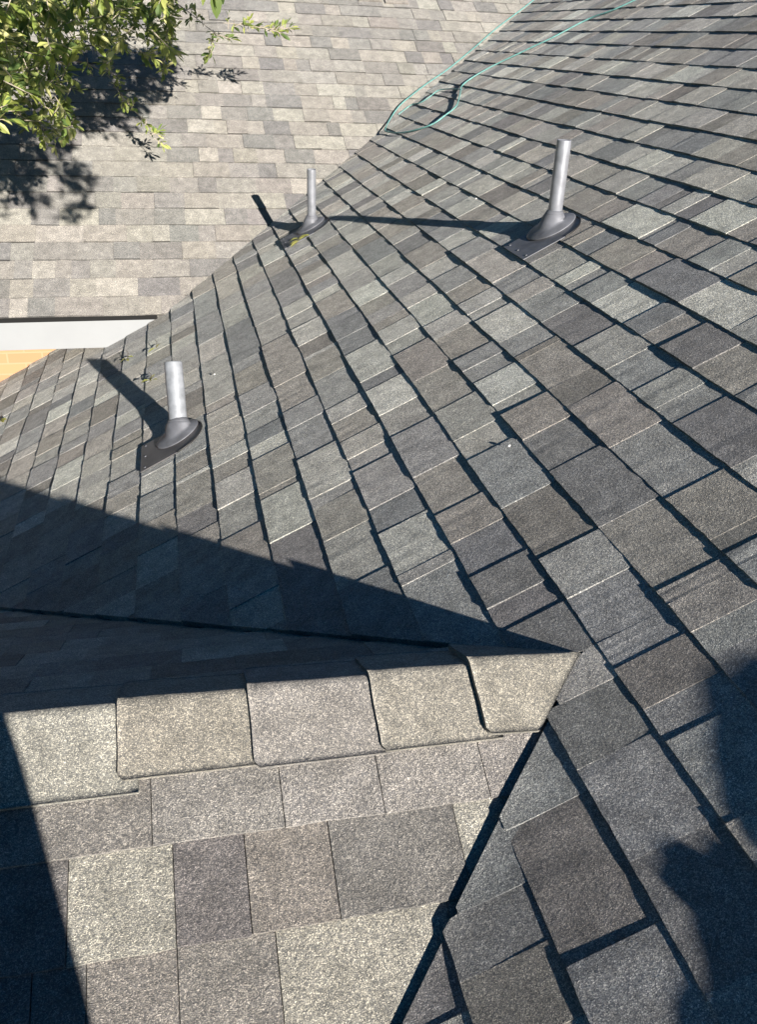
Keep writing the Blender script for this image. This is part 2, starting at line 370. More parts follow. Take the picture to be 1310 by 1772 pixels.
mb.build('hidden_roof_slope',M_BACK,house)
# brick
def brick_mat():
    m,n,l,b=mat('orange_brick')
    tc=n.new('ShaderNodeTexCoord'); mp_=n.new('ShaderNodeMapping'); mp_.inputs['Rotation'].default_value=(math.radians(90),0,0)
    l.new(tc.outputs['Object'],mp_.inputs[0])
    bk=n.new('ShaderNodeTexBrick'); bk.inputs['Scale'].default_value=1; bk.inputs['Brick Width'].default_value=.203; bk.inputs['Row Height'].default_value=.067
    bk.inputs['Mortar Size'].default_value=.005; bk.inputs['Color1'].default_value=(.39,.21,.11,1); bk.inputs['Color2'].default_value=(.45,.245,.125,1); bk.inputs['Mortar'].default_value=(.44,.27,.16,1)
    l.new(mp_.outputs[0],bk.inputs['Vector']); l.new(bk.outputs['Color'],b.inputs['Base Color']); b.inputs['Roughness'].default_value=.9
    bp=n.new('ShaderNodeBump'); bp.inputs['Strength'].default_value=.4; bp.inputs['Distance'].default_value=.004; bp.invert=True
    l.new(bk.outputs['Fac'],bp.inputs['Height']); l.new(bp.outputs[0],b.inputs['Normal']); return m
M_BR=brick_mat()
mb=MB(); GZ=-4.4
mb.box((-5.6,4.30,GZ),(0.3,4.5,-.36)); 
mb.box((XE+.4,-3.3,GZ),(XE+.6,4.29,T*(XE+.4)-.15)); mb.box((XE+.61,-3.3,GZ),(8.5,-3.1,-2.2)); mb.box((-5.6,4.51,GZ),(-5.4,11,-.36))
mb.build('brick_wall',M_BR,house)
M_WH=simple('white_painted_board',(.27,.28,.29),.6,0,.03,8); M_BK=simple('dark_drip_edge',(.0035,.0035,.0035),.9)
mb=MB(); mb.box((-6.0,YF+.004,-.600),(-.70,YF+.03,-.4475)); mb.build('fascia_board',M_WH,house)
mb=MB(); mb.box((-6.0,YF+.032,-.600),(-.9,4.299,-.588)); mb.build('soffit',M_WH,house)
mb=MB(); mb.box((-6.0,YF-.003,-.4470),(-.80,YF+.028,-.4235)); mb.build('drip_edge',M_BK,house)
mb=MB(); mb.box((XE-.03,-3.3,ZE-.19),(XE-.005,4.29,ZE-.03)); mb.build('fascia_board',M_WH,house)
# ------------------------------------------------------------------ ridge caps of the small gable
def cap(xl,xr,col,hl=.0075,clip=False,sl=.130,bulge=0.0,parent=house):
    mb=MB(); NU,NX=26,16; L=sl; r=.022
    def sec(u):      # u signed slope distance, returns (y,z,ny,nz)
        a=math.atan(TG); au=abs(u); sg=1 if u>=0 else -1
        arc=r*a
        if au<arc: th=au/r; y=r*math.sin(th); z=-r*(1-math.cos(th)); ny,nz=math.sin(th),math.cos(th)
        else:
            y=r*math.sin(a)+(au-arc)*math.cos(a); z=-r*(1-math.cos(a))-(au-arc)*math.sin(a); ny,nz=math.sin(a),math.cos(a)
        return sg*y,z+.0,sg*ny,nz
    rows=[];us=[-L+2*L*i/NU for i in range(NU+1)]; ph=random.random()*6
    for u in us:
        y,z,ny,nz=sec(u); x1=xr
        if clip: x1=min(xr,-abs(y)*1.0-.001)
        e=max(0,abs(u)-(L-.008))/.008; x0=xl+.008*(1-math.sqrt(max(0,1-e*e)))+.0005*math.sin(u*60+ph)
        row=[]
        for j in range(NX+1):
            t=j/NX; x=x0+(x1-x0)*t
            h=hl*(1-t)+.0012+bulge*(1-t)**3*(abs(u)/L)+.0008*math.sin(x*40+ph)*(1-t)
            row.append((x,y+ny*(h-.004),z+nz*(h-.004)))
        rows.append(row)
    ids=[[mb.vert(p) for p in r_] for r_ in rows]
    for A,B in zip(ids[:-1],ids[1:]):
        for j in range(NX): mb.face((A[j],A[j+1],B[j+1],B[j]),col)
    # skirt
    loop=[ids[0][j] for j in range(NX+1)]+[ids[i][NX] for i in range(1,NU+1)]+[ids[NU][j] for j in range(NX-1,-1,-1)]+[ids[i][0] for i in range(NU-1,0,-1)]
    low=[]
    for q in loop:
        x,y,z=mb.v[q]; n_=np.array([0,TG if y>0 else -TG,1])*CG; low.append(mb.vert((x,y-n_[1]*.010*1,z-n_[2]*.010)))
    for j in range(len(loop)): mb.face((loop[j],loop[(j+1)%len(loop)],low[(j+1)%len(loop)],low[j]),tuple(c*.8 for c in col))
    o=mb.build('ridge_cap_shingle',M_CAP,parent,True)
    return o
cx=[-.216,-.396,-.602,-.811]
cc=[(.238,.226,.200),(.240,.228,.204),(.222,.211,.202),(.228,.215,.190)]
cap(cx[0],0.0,cc[0],.0135,True,.132,.003)
cap(cx[1],cx[0]+.03,cc[1],.0090,False,.136,.0005)
cap(cx[2],cx[1]+.03,cc[2],.0082,False,.136)
cap(cx[3],cx[2]+.03,cc[3],.0082,False,.128,.001)
x=cx[3]
for i in range(12):
    w_=random.uniform(.195,.21); cap(x-w_,x+.03,(.25,.245,.222) if i==0 else jc((.28,.265,.23)),.0065,False,.147 if i==0 else .135); x-=w_
# ------------------------------------------------------------------ crack
mb=MB(); pts=[hit_main(*q) for q in ((1038,1115),(1047,1111),(1055,1108),(1063,1102),(1072,1101),(1079,1100))]
up=nM
for i in range(len(pts)-1):
    w0=.0020*(1-i/5)+.0007; w1=.0020*(1-(i+1)/5)+.0006
    a,b=pts[i]+up*.0090,pts[i+1]+up*.0090; s_=np.array([CT,0,T*CT])
    mb.face([mb.vert(a-s_*w0),mb.vert(b-s_*w1),mb.vert(b+s_*w1),mb.vert(a+s_*w0)])
mb.build('shingle_crack',M_BK,house)

# ------------------------------------------------------------------ vent pipes
M_LEAD=simple('weathered_lead',(.25,.265,.29),.55,.15,.22,35,.2); M_GALV=simple('grey_flashing_metal',(.15,.155,.175),.6,.2,.25,22,.25)
M_PIPE=simple('galvanised_pipe',(.27,.28,.31),.45,.35,.2,30,.15)
M_FLD=simple('dark_flashing_metal',(.105,.10,.105),.5,.2,.25,10,.1); M_TAR=simple('black_sealant',(.012,.012,.013),.5)
M_IN=simple('pipe_inside_grey',(.05,.05,.05),.9)
def ray(u,v):
    r=((u-655)/F_PX)*Rv+((v-886)/F_PX)*Dv+Fv; return r/np.linalg.norm(r)
def near_lines(P0_,d0,P1_,d1):
    A_=np.array([d0,-d1]).T; m_=np.linalg.lstsq(A_,P1_-P0_,rcond=None)[0]; return P0_+d0*m_[0]
def vent(label,top,bot,tip,on_far,r,k,flange_mat,pipe_mat,v_lo,v_hi,cone_r,skew=0.0):
    S_=(hit_far if on_far else hit_main)(*tip)
    Tp=near_lines(CAM,ray(*top),S_,SUN)
    # lower axis point: on the camera ray, closest to straight below the top
    Bp=hit_main(*bot)
    ax=(Tp-Bp); ax/=np.linalg.norm(ax)
    t_=(T*Bp[0]-Bp[2])/(ax[2]-T*ax[0]); B=Bp+ax*t_
    root=empty('vent_pipe',tuple(B)); tag(root,label,'vent pipe','plumbing vent pipes on the dark slope')
    us=np.array([CT,0,T*CT]); vs=np.array([0,1.,0]); n_=nM
    e1=np.cross(ax,[0,1,0]);e1/=np.linalg.norm(e1);e2=np.cross(ax,e1)
    circ=lambda c,rr,N=28:[c+rr*(math.cos(a)*e1+math.sin(a)*e2) for a in [2*math.pi*i/N for i in range(N)]]
    L=(Tp-B)@ax
    mb=MB(); rings=[circ(B-ax*.02,r),circ(B+ax*L*.3,r*1.0),circ(B+ax*L*.62,r*1.01),circ(B+ax*(L-.004),r),circ(B+ax*L,r*.985),circ(B+ax*L,r*.86),circ(B+ax*(L-.05),r*.84)]
    mb.ring_loft(rings,True,True); o=mb.build('pipe',pipe_mat,root,True)
    mb=MB(); mb.ring_loft([circ(B+ax*(L-.046),r*.80),circ(B+ax*(L-.045),r*.78)]); mb.build('pipe_inside',M_IN,root)
    # boot: elliptic cone standing on the flange
    cs=(B[0]/CT); N=36
    def el(rr,h,ds=0,wob=0): return [ (B+us*(math.cos(a)*rr*1.05+ds)+vs*math.sin(a)*rr+n_*(h+.004)) for a in [2*math.pi*i/N for i in range(N)]]
    mb=MB()
    q=[el(cone_r+.004,.0055,-.004),el(cone_r,.008,-.004),el(cone_r*.90,.012,-.003),el(cone_r*.70,.016,-.002),el(cone_r*.52,.023,-.001)]
    rr=r+.010; cpts=lambda h,rad:[B+ax*h+rad*(math.cos(a)*us0+math.sin(a)*vs0) for a in [2*math.pi*i/N for i in range(N)]]
    us0=us-ax*(us@ax); us0/=np.linalg.norm(us0); vs0=vs-ax*(vs@ax); vs0/=np.linalg.norm(vs0)
    q+= [cpts(.040,rr+.006),cpts(.047,rr+.001),cpts(.060,r+.0045),cpts(.064,r+.001)]
    mb.ring_loft(q,True,True); bo=mb.build('boot',M_GALV,root,True)
    mb=MB(); mb.tube([p for p in cpts(.053,r+.0070)]+[cpts(.053,r+.0070)[0]],.0022,6); mb.build('boot_seam',M_GALV,bo,True)
    # flange plate: straight lower edge on the course butt, round upper end
    sb_=S0+EXP*k-.002; vc=B[1]; sc_=cs; rad=(v_hi-v_lo)/2; vm=(v_hi+v_lo)/2
    out=[(sb_,v_lo)]+[(sc_-.01+math.cos(a)*rad*.95,vm-math.sin(a)*rad) for a in [math.pi/2-math.pi*i/18 for i in range(19)]]+[(sb_,v_hi)]
    pp=lambda s,v,h:np.array(P_main(s,v,h))
    h0=.0135
    def hh(s): return h0-.003*(s-sb_)/.2
    mb=MB(); a_=[mb.vert(pp(s,v,hh(s))) for s,v in out]; b_=[mb.vert(pp(s,v,hh(s)-.0025)) for s,v in out]
    mb.face(a_); mb.face(b_[::-1])
    for i in range(len(out)): mb.face((a_[i],b_[i],b_[(i+1)%len(out)],a_[(i+1)%len(out)]))
    fl=mb.build('flashing',flange_mat,root)
    for s_,v_ in ((sb_+.02,v_lo+.02),(sb_+.02,v_hi-.02),(sb_+.02,(v_lo+v_hi)/2)):
        m_=MB(); c_=pp(s_,v_,hh(s_)); m_.ring_loft([[c_+nM*h_+q_*(math.cos(a)*us+math.sin(a)*vs) for a in [2*math.pi*i/8 for i in range(8)]] for h_,q_ in ((0,.0045),(.0018,.0042),(.0026,.002))])
        m_.build('nail_head',M_GALV,fl,True)
    mb=MB(); path=[pp(s,v,h0-.002) for s,v in out[1:20]]
    mb.tube(smooth_path(path,3),.0030,6); mb.build('sealant_bead',M_TAR,root,True)
    return root
vent('short wide pale vent pipe lowest on the slope, nearest the white eave',(299,627),(310,753),(157,614),False,.034,-5,M_FLD,M_LEAD,1.815,2.045,.084)
vent('tallest vent pipe at right, its long thin shadow reaching left',(977,242),(957,395),(575,376),False,.0255,6,M_GALV,M_PIPE,1.78,1.985,.086)
vent('farthest slender vent pipe beside the valley, its shadow bent onto the pale roof',(538.8,293),(539,392),(442,340),True,.024,1,M_GALV,M_PIPE,3.60,3.83,.082)
# ------------------------------------------------------------------ rope
def up_main(u,v,h):
    a=hit_main(u,v)
    if ZF+TF*(a[1]-YF)>a[2]-.004 and a[0]>XFE: return hit_far(u,v)+nFr*h
    return a+nM*h
mb=MB()
seg=[(1390,-150,.009),(1105,0,.009),(1020,35,.009),(960,66,.009),(909,90,.009),(843,122,.009),(803,148,.009),(797,166,.009),(791,187,.013),(772,203,.013),(750,217,.009),(721,227,.009),(696,232,.009),(676,231,.009),(668,228,.014),(674,211,.02),(690,190,.03),(713,170,.03),(741,147,.02),(777,120,.009),(821,84,.009),(860,50,.009),(904,17,.009),(940,-12,.009),(1010,-70,.012)]
tail=[(689,200,.009),(712,184,.009),(728,180,.009),(745,171,.014),(760,160,.014),(780,156,.009),(800,158,.012)]
mb.tube(smooth_path([up_main(*q) for q in tail],6),.0036,8)
mb.tube(smooth_path([up_main(*q) for q in seg],7),.0046,8)
o=mb.build('rope',simple('pale_teal_rope',(.13,.31,.29),.6,0,.35,60),None,True)
tag(o,'pale teal rope trailing down the dark roof and looped by the valley','rope')
# ------------------------------------------------------------------ leaves
def leaf_mat(name,col,tr):
    m,n,l,b=mat(name); at=n.new('ShaderNodeAttribute'); at.attribute_name='tint'
    b.inputs['Roughness'].default_value=.45; b.inputs['Specular IOR Level'].default_value=.4
    mu=n.new('ShaderNodeVectorMath'); mu.operation='MULTIPLY'; mu.inputs[1].default_value=col; l.new(at.outputs['Color'],mu.inputs[0])
    l.new(mu.outputs[0],b.inputs['Base Color'])
    tb=n.new('ShaderNodeBsdfTranslucent'); l.new(mu.outputs[0],tb.inputs['Color'])
    mx=n.new('ShaderNodeMixShader'); mx.inputs[0].default_value=tr
    l.new(b.outputs[0],mx.inputs[1]); l.new(tb.outputs[0],mx.inputs[2]); l.new(mx.outputs[0],n['Material Output'].inputs[0]); return m
M_LEAF=leaf_mat('green_leaf',(1.15,1.12,1.1),.42)
def leaf(mb,base,d,up,L,W,col,curl=.15):
    d=d/np.linalg.norm(d); s=np.cross(d,up); s/=np.linalg.norm(s)+1e-9; u=np.cross(s,d)
    st=[(0,.10),(.25,.55),(.55,1.0),(.8,.7),(1,.06)]
    ids=[]
    for t,wd in st:
        c=base+d*L*t-u*curl*L*t*t
        ids.append([mb.vert(c-s*W*wd*.5+u*W*.16*wd),mb.vert(c),mb.vert(c+s*W*wd*.5+u*W*.16*wd)])
    for a,b in zip(ids[:-1],ids[1:]):
        mb.face((a[0],a[1],b[1],b[0]),col); mb.face((a[1],a[2],b[2],b[1]),col)
def rv(): 
    v=RNG.normal(size=3); return v/np.linalg.norm(v)
LC=[(.30,.36,.09),(.22,.29,.07),(.42,.46,.15),(.15,.22,.06),(.55,.55,.25),(.10,.16,.05),(.30,.36,.12)]
def sprig(mbl,mbt,p,d,n=11,L=.052,spread=.09):
    d=d/np.linalg.norm(d); e=p+d*spread
    mbt.tube([p-d*.03,p+d*spread*.5,e],[.0022,.0018,.001],5)
    for i in range(n):
        t=i/(n-1); q=p+(e-p)*t; o_=rv(); o_-=d*(o_@d); o_/=np.linalg.norm(o_)
        dd=d*(.5+.8*t)+o_*(1.05-.55*t)+np.array([0,0,.12])
        c=LC[RNG.randint(len(LC))]; k=.8+.5*RNG.rand()
        leaf(mbl,q,dd,np.array([0,0,1.])+.7*rv(),L*(.7+.6*RNG.rand()),L*.42*(.8+.5*RNG.rand()),tuple(x*k for x in c),RNG.uniform(-.1,.3))
def tree_pt(u,v,k):
    """point above the far roof whose shadow falls k metres away along the sun"""
    r=ray(u,v); n=np.array([0,-TF,1.]); d0=ZF-TF*YF
    # P=CAM+r*m ; P-SUN*k on plane
    m_=(d0+k*(n@SUN)-n@CAM)/(n@r); return CAM+r*m_
tree=empty('tree',(-4.7,3.4,-4.4)); tag(tree,'leafy green tree with fine twigs overhanging the pale far roof','tree')
mbl=MB(); mbt=MB(); mbk=MB()
tw=[([(240,-30,.95),(296,0,.95),(330,24,.97),(369,55,1.0),(395,66,1.0)],.0035,9),
    ([(352,40,1.0),(395,40,1.0),(430,45,.98),(465,50,.97),(480,55,.97)],.002,13),
    ([(465,50,.97),(484,48,.97),(498,50,.96)],.0014,3),
    ([(369,55,1.0),(368,75,.95),(362,96,.92)],.0016,4),
    ([(150,110,.7),(183,128,.6),(205,160,.5),(222,180,.43),(245,205,.38),(262,225,.35),(276,248,.33)],.0028,16),
    ([(180,90,.9),(190,120,.7),(200,135,.6)],.002,6),
    ([(280,20,.9),(284,60,.85),(286,95,.8),(282,125,.75)],.002,9),
    ([(240,0,1.0),(262,40,.95),(274,70,.9)],.002,8),
    ([(-60,90,1.5),(0,163,1.5),(20,183,1.5),(40,203,1.45),(60,215,1.4)],.0035,9),
    ([(-10,60,1.4),(40,110,1.3),(65,152,1.3),(84,180,1.25),(93,215,1.2),(95,256,1.2)],.003,4),
    ([(65,152,1.3),(90,180,1.3),(110,205,1.3),(122,222,1.3)],.002,9),
    ([(40,203,1.45),(70,210,1.4),(75,232,1.4)],.0015,6),
    ([(84,180,1.25),(100,215,1.25),(105,232,1.25)],.0015,6),
    ([(70,90,1.4),(85,120,1.35),(97,150,1.35)],.002,12),
    ([(0,60,1.6),(30,95,1.6),(50,130,1.6),(55,150,1.6)],.002,12),
    ([(0,110,1.8),(10,140,1.8),(12,170,1.8)],.002,8)]
for pts,r_,nl in tw:
    P=smooth_path([tree_pt(*q) for q in pts],4); mbt.tube(P,[r_*(1-.6*i/(len(P)-1)) for i in range(len(P))],6)
    for i in range(nl):
        t=.25+.75*(i+.5*RNG.rand())/nl; q=P[min(len(P)-2,int(t*(len(P)-1)))]; d=P[-1]-P[0]; d/=np.linalg.norm(d)
        sprig(mbl,mbt,q,d*.7+rv()*.8,RNG.randint(4,8),.042,.045)
    sprig(mbl,mbt,P[-1]-(P[-1]-P[-2]),P[-1]-P[-2],5,.048,.04)
def dens(u,v):
    if v<95 and u<292: 
        if v>62 and 120<u<250: return .25
        return 1.
    if u<20: return .9 if v<165 else .35 if v<215 else 0
    if u<75: return .8 if v<120 else .45 if v<165 else .15 if v<215 else 0
    if u<130: return .6 if v<165 else .2 if v<225 else 0
    if u<215: return .30 if v<115 else 0
    return .0
cnt=0
for _ in range(6000):
    u,v=RNG.uniform(-30,300),RNG.uniform(-40,240)
    if RNG.rand()>dens(u,v): continue
    k=RNG.uniform(.75,1.3) if u>140 else RNG.uniform(1.1,2.2)
    p=tree_pt(u,v,k); sprig(mbl,mbt,p,rv()+np.array([.5,.3,-.35]),RNG.randint(6,12),.044,.055); cnt+=1
    if cnt>230: break
def inpoly(u,v,P):
    c=False
    for (x0,y0),(x1,y1) in zip(P,P[1:]+P[:1]):
        if (y0>v)!=(y1>v) and u<(x1-x0)*(v-y0)/(y1-y0)+x0: c=not c
    return c
B1=[(-120,150),(0,195),(60,190),(110,240),(150,310),(160,365),(110,395),(60,375),(20,405),(-60,400),(-120,430)]
B2=[(90,95),(290,75),(300,140),(240,185),(190,235),(130,225),(95,180)]
def px(P):
    w_=P-CAM; z_=w_@Fv; return 655+F_PX*(w_@Rv)/z_,886+F_PX*(w_@Dv)/z_
cnt=0
for _ in range(30000):
    if cnt>760: break
    a=RNG.rand()<.60
    u,v=(RNG.uniform(-120,165),RNG.uniform(180,430)) if a else (RNG.uniform(85,300),RNG.uniform(75,235))
    if not inpoly(u,v,B1 if a else B2): continue
    p=hit_far(u,v)+SUN*(RNG.uniform(1.5,4.0) if a else RNG.uniform(1.2,3.3)); tu,tv=px(p)
    if tu>-60 and tv>-60 and RNG.rand()>(dens(tu,tv)*.55 if p[1]>2.4 else 0): continue
    sprig(mbl,mbt,p,rv()+np.array([.5,.3,-.35]),RNG.randint(8,13),.056,.075); cnt+=1
# crown away from the frame
for _ in range(1300):
    p=np.array([-4.3,3.6,2.2])+rv()*np.array([2.3,2.2,2.0])*(.55+.45*RNG.rand()**.5)
    w_=p-CAM; z_=w_@Fv; 
    if z_>0 and abs(w_@Rv)/z_<.47 and abs(w_@Dv)/z_<.62: continue
    if p[0]>-1.9 : continue
    s_=p-SUN*((p[2]-T*p[0])/(SUN[2]-T*SUN[0]+1e-9)) if False else None
    sprig(mbl,mbt,p,rv()+np.array([.2,.0,.1]),9,.075,.11)
mbl.build('foliage',M_LEAF,tree)
M_BARK=simple('grey_bark',(.20,.165,.13),.9,0,.35,25,.5); M_TWIG=simple('pale_twig',(.36,.31,.25),.8,0,.2,40)
mbt.build('twigs',M_TWIG,tree)
trunk=MB(); base=np.array([-4.7,3.4,-4.4])
trunk.tube(smooth_path([base,base+[.05,.0,1.2],base+[.15,.05,2.6],base+[.2,.0,4.0],base+[.3,.1,5.2],base+[.35,.2,6.6]],4),[.24,.2,.185,.175,.17,.165,.16,.16,.155,.15,.145,.14,.13,.12,.11,.10,.08,.07,.05,.04,.03],14)
trunk.build('trunk',M_BARK,tree,True)
for tgt,h_ in ((tree_pt(-60,90,1.5),3.9),(tree_pt(0,60,1.6),4.3),(tree_pt(240,-30,.95),5.0),(tree_pt(150,110,.7),4.6),(tree_pt(-10,60,1.4),4.8),(np.array([-5.8,4.9,2.6]),4.2),(np.array([-5.6,2.3,2.2]),4.4),(np.array([-3.4,5.0,3.4]),5.2)):
    a=base+[.2,.03,h_]; mid=(a+tgt)/2+np.array([0,0,.35]); P=smooth_path([a,a*.6+mid*.4+[0,0,.08],mid,mid*.4+tgt*.6+[0,0,.1],tgt],4)
    m_=MB(); m_.tube(P,[.055*(1-.92*i/(len(P)-1)) for i in range(len(P))],8); m_.build('limb',M_BARK,tree,True)
# fallen sprigs on the dark slope
for (u,v,lab,n,L) in ((272,606,'small fallen leaf between the pale pipe and the eave, nearest the eave corner',2,.045),(222,624,'small yellow green fallen leaf just right of the pale pipe shadow tip',3,.045),(262,664,'little fallen twig with leaves beside the pale pipe',4,.05),
                  (3,731,'green fallen leaf at the left edge of the roof',3,.06),(520,420,'yellow green leaf cluster caught below the farthest vent pipe',6,.06)):
    m_=MB(); p=hit_main(u,v)+nM*.012
    for i in range(n):
        a=RNG.uniform(0,6.28); d=np.array([CT,0,T*CT])*math.cos(a)+np.array([0,1,0])*math.sin(a)
        leaf(m_,p+nM*.003*i,d+nM*.25,nM+.35*rv(),L,L*.4,(.42,.44,.14) if i%2 else (.36,.36,.12),.3)
    m_.tube([p,p+np.array([0.01,.03,.012])+nM*.01,p+np.array([.005,.055,.01])+nM*.018],[.0014,.0012,.001],5,(.10,.07,.04))
    o=m_.build('fallen_leaf',M_LEAF); tag(o,lab,'leaf','fallen leaves on the dark slope')
M_PEB=simple('white_chip',(.8,.8,.78),.6)
for (u,v,lab) in ((825,346,'white chip on the slope left of the tallest vent pipe'),(883,775,'white chip on a light shingle right of the middle of the slope'),(372,650,'white chip right of the short pale vent pipe')):
    m_=MB(); c=hit_main(u,v)+nM*.006; rr=.0035
    rings=[[c+nM*h+rr*q*(math.cos(a)*np.array([CT,0,T*CT])*1.3+math.sin(a)*np.array([0,1,0])*.9)*(1+.15*math.sin(3*a)) for a in [2*math.pi*i/8 for i in range(8)]] for h,q in ((-.001,.9),(.0015,1),(.003,.5))]
    m_.ring_loft(rings); tag(m_.build('roof_chip',M_PEB,None,True),lab,'chip','white chips lying on the shingles')
# ------------------------------------------------------------------ ground
mb=MB(); mb.face([mb.vert(p) for p in ((-150,-150,-4.4),(150,-150,-4.4),(150,150,-4.4),(-150,150,-4.4))])
tag(mb.build('ground',simple('lawn',(.07,.10,.035),.95,0,.4,3)),kind='structure')

# ------------------------------------------------------------------ the photographer, standing on the slope behind the camera
def skin(name,chains,mat_,parent,sub=2,root=0):
    """chains: list of lists of (point, radius); points closer than 1 mm are shared"""
    V=[];E_=[];Rr=[]
    def vid(p,r):
        for i,q in enumerate(V):
            if (Vector(p)-Vector(q)).length<.001: return i
        V.append(tuple(p)); Rr.append(r); return len(V)-1
    for ch in chains:
        last=None
        for p,r in ch:
            i=vid(p,r)
            if last is not None and last!=i: E_.append((last,i))
            last=i
    me=D.meshes.new(name); me.from_pydata(V,E_,[]); o=link(name,me,parent,[mat_])
    md=o.modifiers.new('skin','SKIN'); 
    sv=me.skin_vertices[0].data if me.skin_vertices else None
    if sv is None:
        return o
    for i,r in enumerate(Rr):
        sv[i].radius=(r,r) if not isinstance(r,tuple) else r
        sv[i].use_root=(i==root)
    md.use_smooth_shade=True
    ss=o.modifiers.new('sub','SUBSURF'); ss.levels=sub; ss.render_levels=sub
    return o
def skin_bm(name,chains,mat_,parent,sub=2):
    import bmesh
    bm=bmesh.new(); lay=bm.verts.layers.skin.verify(); vs=[]
    def vid(p,r):
        for v in vs:
            if (v.co-Vector(p)).length<.001: return v
        v=bm.verts.new(p); v[lay].radius=(r,r) if not isinstance(r,tuple) else r
        v[lay].use_root=(len(vs)==0); vs.append(v); return v
    for ch in chains:
        last=None
        for p,r in ch:
            v=vid(p,r)
            if last is not None and last is not v:
                try: bm.edges.new((last,v))
                except ValueError: pass
            last=v
    me=D.meshes.new(name); bm.to_mesh(me); bm.free()
    o=link(name,me,parent,[mat_]); md=o.modifiers.new('skin','SKIN'); md.use_smooth_shade=True
    ss=o.modifiers.new('sub','SUBSURF'); ss.levels=sub; ss.render_levels=sub
    return o
px_,py_=-.715,-1.47
pers=empty('person',(px_,py_,T*px_)); tag(pers,'person in jeans and grey shirt standing on the slope, both hands holding a phone','person')
M_SKIN=simple('skin',(.50,.31,.22),.55,0,.06,20); M_JEAN=simple('denim',(.045,.065,.12),.9,0,.3,80,.3); M_SHIRT=simple('grey_cotton',(.22,.23,.25),.9,0,.12,40,.3)
M_BOOT=simple('brown_boot_leather',(.11,.065,.035),.6,0,.2,30); M_HAIR=simple('dark_hair',(.025,.018,.012),.6,0,.3,90,.5)
def Q(x,y,z): return (px_+x,py_+y,z)
lf,rf=T*(px_-.12),T*(px_+.13)      # roof height under each foot
hip=.44
head=Q(.03,.06,1.07)
HL=tuple(CAM-Fv*.03+Rv*-.05-np.array([0,0,.10])); HR=tuple(CAM-Fv*.03+Rv*.05-np.array([0,0,.10]))
ch=[[(Q(0,0,hip+.04),.12),(Q(0,0,hip+.22),.125),(Q(0,.01,hip+.40),.13),(Q(.01,.02,hip+.47),.06),(Q(.015,.035,hip+.53),.052),(Q(.02,.045,hip+.57),.06),(Q(.03,.05,hip+.64),.085),(Q(.03,.045,hip+.70),.088),(Q(.03,.04,hip+.755),.055)]]
for sgn,H_ in ((-1,HL),(1,HR)):
    sh_=Q(sgn*.17,.01,hip+.42); el_=Q(sgn*.21+.02,.13,hip+.19)
    ch.append([(Q(0,.01,hip+.40),.13),(sh_,.058),(el_,.043),(tuple(np.array(el_)*.35+np.array(H_)*.65),.033),(H_,(.034,.022))])
body=skin_bm('body',ch,M_SKIN,pers)
for sgn,H_ in ((-1,HL),(1,HR)):
    m_=[]
    H0=np.array(H_)
    for k in range(4):
        b=H0+np.array([0,0,.035+.017*k])+Fv*.012; ln=[.030,.034,.031,.024][k]
        m_.append([(tuple(H0),.011),(tuple(b+Rv*sgn*.02),.0095),(tuple(b-Rv*sgn*.008-Fv*-.0),.0088),(tuple(b-Rv*sgn*ln),.0075)])
    m_.append([(tuple(H0),.011),(tuple(H0-Fv*.02+np.array([0,0,.03])),.0105),(tuple(H0-Fv*.012-Rv*sgn*.025+np.array([0,0,.055])),.009)])
    skin_bm('fingers',m_,M_SKIN,pers,1)
# face
fc=np.array(Q(.03,.05,hip+.67)); fd=np.array([.12,.97,-.2]); fd/=np.linalg.norm(fd); fr_=np.cross(fd,[0,0,1]); fr_/=np.linalg.norm(fr_); fu=np.cross(fr_,fd)
def blob(name,c,r,mat_,parent,N=12):
    m_=MB(); rings=[]
    for i in range(1,N): 
        a=math.pi*i/N; rings.append([c+fu*r[2]*math.cos(a)+math.sin(a)*(fr_*r[0]*math.cos(b)+fd*r[1]*math.sin(b)) for b in [2*math.pi*j/16 for j in range(16)]])
    m_.ring_loft(rings); return m_.build(name,mat_,parent,True)
M_EYE=simple('eye_white',(.7,.7,.68),.2); M_LIP=simple('lip',(.38,.16,.13),.5)
for sgn in (-1,1):
    blob('eye',fc+fd*.078+fr_*sgn*.03,(.013,.010,.008),M_EYE,pers); blob('ear',fc+fr_*sgn*.088,(.010,.018,.030),M_SKIN,pers)
blob('nose',fc+fd*.093-fu*.022,(.013,.018,.024),M_SKIN,pers); blob('mouth',fc+fd*.083-fu*.055,(.024,.008,.008),M_LIP,pers)
blob('hair',fc-fd*.028+fu*.045,(.092,.088,.072),M_HAIR,pers,16)
sc_=[[(Q(0,0,hip-.06),.172),(Q(0,0,hip+.08),.168),(Q(0,0,hip+.24),.145),(Q(0,.01,hip+.40),.14),(Q(.01,.02,hip+.465),.075)]]
for sgn in (-1,1):
    sh_=np.array(Q(sgn*.17,.01,hip+.42)); el_=np.array(Q(sgn*.21+.02,.13,hip+.19))
    sc_.append([(Q(0,.01,hip+.40),.14),(tuple(sh_),.070),(tuple(sh_*.3+el_*.7),.058)])
skin_bm('shirt',sc_,M_SHIRT,pers)
tr=[[(Q(0,0,hip),.150),(Q(0,0,hip+.08),.150),(Q(0,0,hip+.12),.14)]]
for sgn,fz in ((-1,lf),(1,rf)):
    kx=sgn*.088+.0; kz=(hip+fz)/2
    tr.append([(Q(0,0,hip),.150),(Q(sgn*.078,.0,hip-.15),.095),(Q(kx,.02,kz+.02),.086),(Q(sgn*.105+.003,.0,fz+.13),.070),(Q(sgn*.105+.003,.0,fz+.085),.070)])
skin_bm('trousers',tr,M_JEAN,pers)
